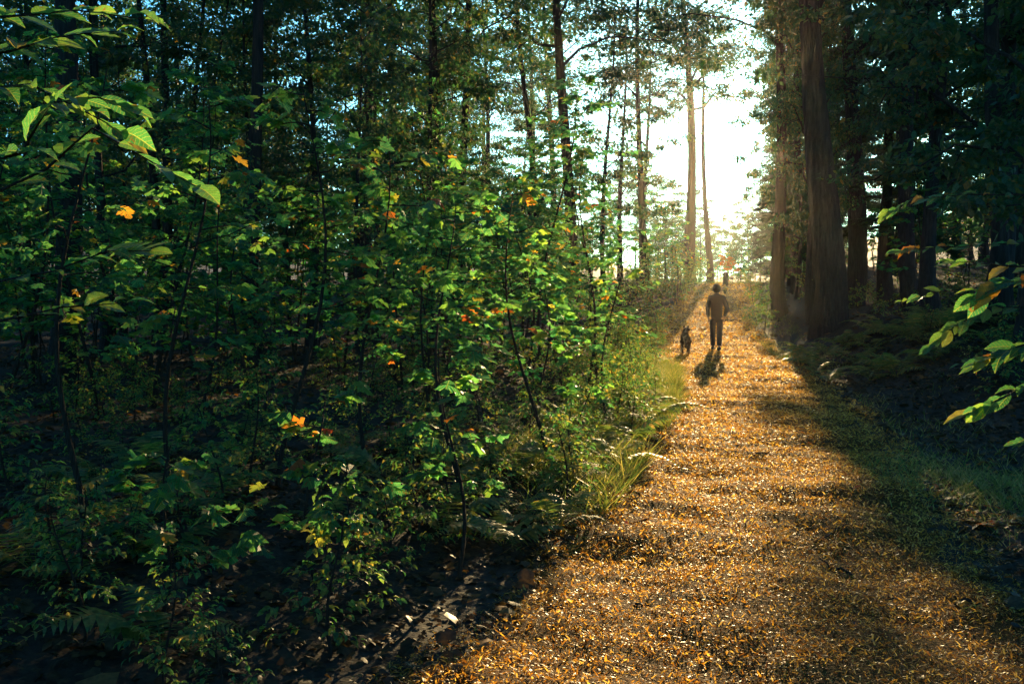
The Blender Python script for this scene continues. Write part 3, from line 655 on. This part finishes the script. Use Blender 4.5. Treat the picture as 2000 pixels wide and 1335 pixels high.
# hanging twigs near the camera: leaves set along drawn twig lines
def twig_plant(name, label, cat, base, twigs, meshes, leaf, seed, autumn=0.0):
    g = np.random.default_rng(seed); bx = Vector(base); o = empty(name, bx); tag(o, label, cat); ch = []
    inv = np.array(bx)
    root = np.array(base)
    for pts, cnt, size in twigs:
        W = np.array([at(px, py, Y) for px, py, Y in pts]) - inv
        ch.append((*tube(W, np.linspace(.006, .0013, len(W)), 5, 0, g), 0))
        # joins the stem
        T = np.linspace(0, 1, len(W))
        cnt = int(cnt * 1.6)
        for k in range(cnt):
            q = .12 + .88 * (k + .5) / cnt; b = np.array([np.interp(q, T, W[:, j]) for j in range(3)])
            t = W[min(int(q * (len(W) - 1)) + 1, len(W) - 1)] - W[min(int(q * (len(W) - 1)), len(W) - 2)]; t = t / np.linalg.norm(t)
            sd = 1 if k % 2 else -1; side = np.cross(t, [0, 0, 1]); d = t * g.uniform(.7, 1.2) + side * sd * g.uniform(.2, .7) + np.array([0, 0, g.normal(-.12, .22)])
            nr = np.array([g.normal(0, .35), g.normal(-.45, .4), 1])
            leaf_objects(o, meshes, [b], [d], [nr], leaf * size, g, autumn)
    stem = np.array([[0, 0, -.1], [0, 0, .7], [.0, .02, 1.5], [0, 0, 2.6]]); ch.append((*tube(stem, [.022, .018, .014, .006], 7, .05, g), 0))
    for pts, cnt, size in twigs:
        W0 = np.array(at(*pts[0])) - inv; z = min(max(W0[2] - .25, .4), 2.5)
        ch.append((*tube([[0, 0, z], W0 * .55 + np.array([0, 0, z]) * .45 + g.normal(0, .03, 3), W0], [.010, .008, .006], 5, 0, g), 0))
    build("stem", ch, M_TWIG, o, smooth=True); return o
bl = at(-260, 565, 3.3)
twig_plant("witch_hazel", "shrub with large drooping oval leaves in front of the broad black trunk", "shrub", (bl.x, 3.3, float(gz(bl.x, 3.3))),
  [([(-150, 130, 3.3), (20, 100, 3.1), (120, 70, 3.0), (240, 60, 3.1)], 8, 1.1), ([(-100, 330, 3.2), (40, 300, 3.0), (100, 200, 3.0), (190, 190, 2.9), (270, 215, 2.9)], 11, .95),
   ([(-100, 180, 3.2), (60, 165, 3.1), (160, 215, 3.0), (250, 262, 3.0)], 9, .9), ([(-60, 400, 3.3), (90, 330, 3.2), (180, 250, 3.1), (320, 330, 3.1), (390, 368, 3.1)], 9, .85),
   ([(-80, 40, 3.3), (40, 30, 3.2), (150, 20, 3.2), (300, 40, 3.2)], 7, 1.0)], me_oleaf, .125, 71)
twig_plant("witch_hazel", "low arching twig of oval leaves above the darkest thicket", "shrub", (at(-200, 565, 4.0).x, 4.0, float(gz(at(-200, 565, 4).x, 4.0))),
  [([(-60, 560, 4.0), (100, 530, 3.9), (210, 490, 3.8), (300, 490, 3.8)], 9, 1.0), ([(-60, 640, 4.0), (120, 600, 3.9), (260, 590, 3.9)], 6, .8)], me_oleaf, .12, 72)
br = at(2160, 565, 3.9)
twig_plant("beech_sapling", "beech sapling hanging bright green leaf sprays over the dark verge", "sapling", (br.x, 3.9, float(gz(br.x, 3.9))),
  [([(2120, 500, 3.8), (2010, 545, 3.7), (1950, 555, 3.7), (1900, 580, 3.7)], 13, 1.0), ([(2120, 640, 3.8), (2010, 670, 3.7), (1950, 690, 3.7), (1920, 705, 3.7)], 9, 1.0),
   ([(2120, 740, 3.8), (2020, 745, 3.7), (1940, 785, 3.7), (1900, 805, 3.7)], 9, .9), ([(2140, 860, 3.8), (2040, 850, 3.7), (1985, 862, 3.7)], 5, .9),
   ([(2100, 520, 3.9), (1980, 520, 3.9), (1900, 512, 3.8), (1850, 510, 3.8)], 8, .75)], me_oleaf, .115, 73, .06)
br = at(2100, 565, 6.0)
twig_plant("beech_sapling", "farther beech sapling with small leaf sprays against the dark wood", "sapling", (br.x, 6.0, float(gz(br.x, 6.0))),
  [([(2050, 470, 6.0), (1900, 480, 5.9), (1800, 485, 5.8), (1745, 492, 5.8)], 14, .9), ([(2060, 600, 6.0), (1930, 600, 5.9), (1860, 640, 5.8), (1815, 680, 5.8)], 16, 1.0),
   ([(2050, 380, 6.2), (1880, 380, 6.2), (1780, 390, 6.2), (1730, 420, 6.2)], 13, .9), ([(2060, 700, 6.0), (1950, 690, 5.9), (1870, 710, 5.8)], 8, .8),
   ([(2050, 560, 6.1), (1930, 560, 6.1), (1830, 570, 6.1), (1755, 590, 6.1)], 10, .8)], me_oleaf, .11, 74, .05)

# ------------------------------------------------------------------ ferns
def frond_mesh(L, seed):
    g = np.random.default_rng(seed); n = 22; t = np.linspace(0, 1, n)
    P = np.stack([.02 * np.sin(t * 4), L * (t * .86), L * (.62 * t - .62 * t ** 2.3)], 1)
    ch = [(*tube(P, np.linspace(.004, .001, n), 3), 0)]
    pos, dd, ln = [], [], []
    for i in range(3, n):
        w = L * .30 * math.sin(min(1, (t[i] - .08) / .32) * math.pi / 2) * (1 - t[i]) ** .75 + .008
        for sd in (1, -1):
            pos.append(P[i]); dd.append((sd, .35 + g.normal(0, .08), -.18 + g.normal(0, .1))); ln.append(w * g.uniform(.85, 1.1))
    tv = np.array([(-.11, 0, 0), (.11, 0, 0), (.13, .3, .02), (.07, .7, 0), (0, 1, -.08), (-.07, .7, 0), (-.13, .3, .02)], float)
    N = len(pos); ln = np.array(ln)
    V, F = scatter(tv, np.array([(0, 1, 2, 6), (6, 2, 3, 5), (5, 3, 4, 4)], int)[:2], np.array(pos), np.array(dd), np.tile([0, 0.1, 1.], (N, 1)), np.stack([np.maximum(ln, .05), ln, ln], 1))
    V2, F2 = scatter(tv, np.array([(5, 3, 4)], int), np.array(pos), np.array(dd), np.tile([0, 0.1, 1.], (N, 1)), np.stack([np.maximum(ln, .05), ln, ln], 1))
    return build("frond", ch + [(V, F, 0), (V2, F2, 0)], M_FERN, link=False)
FR = [frond_mesh(.62, 1), frond_mesh(.78, 2), frond_mesh(.5, 3)]
def fern(x, y, sc, label, group, g, nf=8):
    label = lab(label, x, y, 'bigger' if sc > 1 else 'smaller')
    o = empty("fern", (x, y, float(gz(x, y)) - .01), g.uniform(0, 6.3), sc); tag(o, label, "fern", group)
    for k in range(nf):
        f = put("frond", FR[int(g.integers(3))], o); f.rotation_euler = (g.normal(.25, .2), g.normal(0, .15), k * 6.283 / nf + g.normal(0, .2)); s = g.uniform(.75, 1.15); f.scale = (s, s, s)
g = np.random.default_rng(81)
def fern_fill(n, place, scr, label, group, sep, nf):
    out = []
    for _ in range(n * 10):
        if len(out) >= n: break
        x, y = place(g)
        if any((x - a) ** 2 + (y - b) ** 2 < sep * sep for a, b in out): continue
        out.append((x, y)); fern(x, y, g.uniform(*scr), label, group, g, nf)
fern_fill(46, pl_right(16.5, 25, .05, 4.5), (.95, 1.35), "~ grey-green fern on the shaded bank @", "ferns on the eastern bank", .42, 8)
fern_fill(34, pl_left(6.2, 14, .1, 1.4), (.7, 1.1), "~ yellow-green fern on the sunny path edge @", "ferns on the western path edge", .34, 7)
fern_fill(30, pl_left(4.0, 10, 1.0, 4), (.7, 1.0), "~ shaded fern in the dark thicket @", "ferns in the dark thicket", .5, 7)

# ------------------------------------------------------------------ person and dog
def skin_mesh(verts, edges, radii, sub=2):
    me = bpy.data.meshes.new("skin_source"); me.from_pydata(verts, edges, [])
    ob = bpy.data.objects.new("skin_source", me); COL.objects.link(ob)
    sk = ob.modifiers.new("s", 'SKIN'); sk.use_smooth_shade = True
    for v, r in zip(me.skin_vertices[0].data, radii):
        v.radius = (r, r) if np.isscalar(r) else r
    me.skin_vertices[0].data[0].use_root = True
    sb = ob.modifiers.new("b", 'SUBSURF'); sb.levels = sub; sb.render_levels = sub
    dg = bpy.context.evaluated_depsgraph_get(); dg.update()
    ev = ob.evaluated_get(dg).to_mesh()
    V = np.empty(len(ev.vertices) * 3, np.float32); ev.vertices.foreach_get("co", V)
    Fq = [tuple(p.vertices) for p in ev.polygons]
    ob.evaluated_get(dg).to_mesh_clear(); bpy.data.objects.remove(ob); bpy.data.meshes.remove(me)
    q = np.array([f for f in Fq if len(f) == 4], int).reshape(-1, 4); t3 = np.array([f for f in Fq if len(f) == 3], int).reshape(-1, 3)
    return V.reshape(-1, 3), q, t3
def skin_chunks(*a, k=0, sub=2):
    V, q, t3 = skin_mesh(*a, sub=sub); return [(V, q, k)] + ([(V, t3, k)] if len(t3) else [])

PX, PY = at(1400, 565, 26.4).x, 26.4
person = empty("person", (PX, PY, float(gz(PX, PY)) + .012), R(-8)); tag(person, "person in dark jacket and trousers walking away along the path", "person")
# joints: 0 pelvis .. facing +y
pv = [(0, 0, .94), (0, .0, 1.08), (0, .01, 1.24), (0, .01, 1.38), (0, .01, 1.47), (0, .02, 1.53), (0, .03, 1.585), (0, .035, 1.64), (0, .03, 1.695),
      (0, .135, 1.605), (-.088, .03, 1.615), (.088, .03, 1.615),
      (-.165, 0, 1.39), (-.235, -.03, 1.13), (-.205, .06, .89), (-.20, .075, .82), (.165, 0, 1.39), (.27, -.06, 1.13), (.215, .05, .90), (.21, .08, .835),
      (-.085, 0, .88), (-.092, .10, .50), (-.075, .14, .10), (-.075, .27, .04), (.085, 0, .88), (.08, .0, .49), (.06, -.22, .12), (.06, -.1, .04)]
pe = [(0, 1), (1, 2), (2, 3), (3, 4), (4, 5), (5, 6), (6, 7), (7, 8), (6, 9), (6, 10), (6, 11), (3, 12), (12, 13), (13, 14), (14, 15), (3, 16), (16, 17), (17, 18), (18, 19),
      (0, 20), (20, 21), (21, 22), (22, 23), (0, 24), (24, 25), (25, 26), (26, 27)]
pr = [(.13, .10), (.12, .09), (.135, .095), (.14, .09), .07, .05, .072, .082, .06, .014, .018, .018, .055, .042, .028, .035, .055, .042, .028, .035,
      .075, .052, .035, .035, .075, .052, .035, .035]
body = skin_chunks(pv, pe, pr)
for hx, hy, hz, s in ((-.20, .075, .82, -1), (.21, .08, .835, 1)):      # fingers and thumb, curled
    for k, (dx, L) in enumerate(((-.024, .07), (-.008, .08), (.008, .076), (.024, .062))):
        b = np.array([hx + dx * .3, hy + dx, hz - .02]); P = [b, b + [0, .006, -L * .5], b + [-s * .018, .01, -L * .85], b + [-s * .04, .008, -L * .8]]
        body.append((*tube(P, [.009, .0088, .008, .006], 6), 0))
    b = np.array([hx, hy + .03, hz]); body.append((*tube([b, b + [-s * .012, .022, -.02], b + [-s * .02, .02, -.05]], [.011, .0095, .007], 6), 0))
build("body", body, M_SKIN, person, smooth=True)
# jacket: torso + sleeves, looser than the body
jv = [(0, 0, .78), (0, 0, .98), (0, .0, 1.22), (0, .01, 1.37), (0, .01, 1.47), (0, .015, 1.51), (-.165, 0, 1.385), (-.235, -.03, 1.13), (-.205, .055, .88), (.165, 0, 1.385), (.27, -.06, 1.13), (.215, .048, .89)]
jr = [(.175, .14), (.165, .135), (.175, .14), (.165, .13), .085, .078, .085, .066, .054, .085, .066, .054]
build("jacket", skin_chunks(jv, [(0, 1), (1, 2), (2, 3), (3, 4), (4, 5), (3, 6), (6, 7), (7, 8), (3, 9), (9, 10), (10, 11)], jr), M_JACKET, person, smooth=True)
tv_ = [(0, 0, .95), (0, 0, .88), (-.092, 0, .82), (-.092, .10, .50), (-.075, .14, .09), (.092, 0, .82), (.08, .0, .49), (.06, -.22, .11)]
build("trousers", skin_chunks(tv_, [(0, 1), (1, 2), (2, 3), (3, 4), (1, 5), (5, 6), (6, 7)], [(.155, .13), (.155, .13), .108, .085, .07, .108, .085, .07]), M_TROUSER, person, smooth=True)
for pts in (((-.075, .10, .05), (-.075, .19, .05), (-.08, .30, .035)), ((.06, -.26, .07), (.06, -.17, .05), (.065, -.06, .03))):
    build("shoe", skin_chunks(list(pts), [(0, 1), (1, 2)], [.062, .06, .05]), M_SHOE, person, smooth=True)
# hair: chin-length cap with loose strands
g = np.random.default_rng(91); th = np.linspace(0, math.pi, 12); ph = np.linspace(0, 2 * math.pi, 20, endpoint=False); HV = []
for a in th:
    for b in ph:
        r = np.array([.112, .118, .135]) * (1 + g.normal(0, .025)); z = math.cos(a)
        p = np.array([math.sin(a) * math.cos(b) * r[0], math.sin(a) * math.sin(b) * r[1], z * r[2]])
        if p[1] > .05 and z < .35: p[1] = .05 + (p[1] - .05) * .15          # open at the face
        if z < -.2: p[:2] *= .93 + .08 * math.sin(b * 5)
        HV.append(p + [0, .02, 1.632])
nph = 20; HF = [(i * nph + j, i * nph + (j + 1) % nph, (i + 1) * nph + (j + 1) % nph, (i + 1) * nph + j) for i in range(11) for j in range(nph)]
n = 500; dv = rnd_dir(n, g); dv = dv[dv[:, 1] < .5]; n = len(dv)
sv, sf = scatter(np.array([(-.02, 0, 0), (.02, 0, 0), (0, 1, -.3)], float), np.array([(0, 1, 2)], int), dv * [.110, .116, .13] + [0, .02, 1.632], dv * [.6, .6, .3] + np.array([0, 0, -.7]) + g.normal(0, .3, (n, 3)), dv, .05 * g.uniform(.5, 1.2, n))
build("hair", [(np.array(HV), np.array(HF), 0), (sv, sf, 1)], [M_HAIR, M_FUR], person, smooth=True)

stick = build("walking_stick", [(*tube([(.14, .09, .785), (.22, .085, .79), (.42, .09, .80), (.56, .1, .83)], [.015, .017, .015, .009], 7, .06), 0)], M_TWIG, smooth=True)
tag(stick, "short dark stick held out level in the walker's hand", "stick"); stick.matrix_world = Matrix.Translation(person.location) @ Matrix.Rotation(R(-8), 4, 'Z')

DX, DY = at(1339, 565, 25.3).x, 25.3
dog = empty("dog", (DX, DY, float(gz(DX, DY)) + .012), R(-6), .92); tag(dog, "shaggy brown dog walking beside the person, head turned towards them", "dog")
dv_ = [(0, -.05, .45), (0, .16, .445), (0, .26, .46), (.02, .35, .57), (.045, .40, .665), (.11, .43, .66), (.175, .45, .63), (0, -.26, .45), (0, -.36, .44), (-.01, -.44, .38), (-.02, -.49, .27), (-.02, -.50, .18),
       (-.085, -.27, .37), (-.09, -.17, .27), (-.085, -.32, .15), (-.08, -.29, .02), (.085, -.27, .37), (.09, -.20, .27), (.085, -.37, .15), (.08, -.34, .02),
       (-.08, .22, .36), (-.08, .16, .25), (-.08, .22, .13), (-.08, .24, .02), (.08, .22, .36), (.08, .16, .25), (.08, .16, .13), (.08, .18, .02)]
de_ = [(0, 1), (1, 2), (2, 3), (3, 4), (4, 5), (5, 6), (0, 7), (7, 8), (8, 9), (9, 10), (10, 11), (7, 12), (12, 13), (13, 14), (14, 15), (7, 16), (16, 17), (17, 18), (18, 19), (2, 20), (20, 21), (21, 22), (22, 23), (2, 24), (24, 25), (25, 26), (26, 27)]
dr_ = [(.10, .115), (.11, .13), (.10, .115), .08, .08, .06, .032, (.10, .105), .07, .032, .035, .018, .075, .05, .024, .026, .075, .05, .024, .026, .06, .042, .026, .026, .06, .042, .026, .026]
dch = skin_chunks(dv_, de_, dr_)
db = build("body", dch, M_DOG, dog, smooth=True)
for ex, ey in ((.0, .395), (.095, .395)):
    V = np.array([(ex - .03, ey, .69), (ex + .03, ey, .69), (ex, ey + .03, .69), (ex + .005, ey - .01, .775), (ex + (.035 if ex > .05 else -.035), ey - .012, .74)]); build("ear", [(V, np.array([(0, 1, 3), (1, 2, 3), (2, 0, 3), (1, 4, 3), (0, 3, 4)]), 0)], M_DOG, dog)
build("nose", [(*tube([(.197, .457, .63), (.21, .462, .628), (.219, .465, .627)], [.02, .018, .006], 8), 0)], M_NOSE, dog, smooth=True)
V, q = dch[0][0], dch[0][1]; c = V[q].mean(1); nn = np.cross(V[q[:, 1]] - V[q[:, 0]], V[q[:, 3]] - V[q[:, 0]]); ar = np.linalg.norm(nn, axis=1); nn /= ar[:, None] + 1e-9
wgt = ar * np.where(c[:, 2] > .17, 1, .25); pick = g.choice(len(q), 5200, p=wgt / wgt.sum()); w4 = g.dirichlet(np.ones(4), 5200)
pos = (V[q[pick]] * w4[:, :, None]).sum(1); nrm = nn[pick]
fv, ff = scatter(np.array([(-.5, 0, 0), (.5, 0, 0), (0, 1, -.15)], float), np.array([(0, 1, 2)], int), pos, nrm * .55 + np.array([0, -.45, -.5]) + g.normal(0, .22, (5200, 3)), nrm + g.normal(0, .2, (5200, 3)), np.stack([np.full(5200, .007), .05 * g.uniform(.5, 1.3, 5200), np.full(5200, .05)], 1))
build("fur", [(fv, ff, 0)], M_FUR, dog)["kind"] = "stuff"
h = Matrix.Translation(person.location) @ Matrix.Rotation(R(-8), 4, 'Z') @ Vector((-.205, .09, .78)); c_ = Matrix.Translation(dog.location) @ Matrix.Rotation(R(-6), 4, 'Z') @ Vector((.055, .30, .55))
tt = np.linspace(0, 1, 14)[:, None]; LP = np.array(h) * (1 - tt) + np.array(c_) * tt; LP[:, 2] -= .30 * np.sin(tt[:, 0] * math.pi) * (1 - .25 * tt[:, 0])
leash = build("leash", [(*tube(LP, .0055, 5), 0)], M_LEASH, smooth=True); tag(leash, "thin dark leash sagging between the walker's hand and the dog", "leash")

# ------------------------------------------------------------------ stump by the bend and its orange seedling
sx, sy = at(1417, 565, 56).x, 56.0
st = build("stump", [(*tube([(0, 0, -.2), (0, 0, .1), (.01, 0, .45), (.0, .01, .78), (0, 0, .80)], [.23, .17, .15, .14, .02], 12, .06), 0)], M_STUMP, smooth=True)
st.location = (sx, sy, float(gz(sx, sy))); tag(st, "dark narrow stump at the far bend of the path", "stump")
o = empty("maple_sapling", (sx + .5, sy + .6, float(gz(sx + .5, sy + .6)))); tag(o, "orange autumn maple seedling by the dark stump", "sapling")
g2, ch, pos, dd, nr = sapling_layout(777, 1.7, .8, 10, 4, 3, (-.1, 0), .5); build("stem", ch, M_TWIG, o, smooth=True); leaf_objects(o, me_aleaf, pos, dd, nr, .16, g2, 0)

# ------------------------------------------------------------------ haze
hz = build("haze", [(np.array([(x, y, z) for z in (-3, 27) for y in (-310, 310) for x in (-310, 310)]), np.array([(0, 2, 3, 1), (4, 5, 7, 6), (0, 1, 5, 4), (2, 6, 7, 3), (0, 4, 6, 2), (1, 3, 7, 5)]), 0)], [])
m = bpy.data.materials.new("haze_air"); m.use_nodes = True; N = m.node_tree.nodes; N.remove(N["Principled BSDF"])
pvn = N.new("ShaderNodeVolumePrincipled"); pvn.inputs["Color"].default_value = (.92, .88, .78, 1); pvn.inputs["Density"].default_value = .00018; pvn.inputs["Anisotropy"].default_value = .83
m.node_tree.links.new(pvn.outputs[0], N["Material Output"].inputs["Volume"]); hz.data.materials.append(m)
tag(hz, "pale sunlit morning haze filling the wood", kind="stuff")
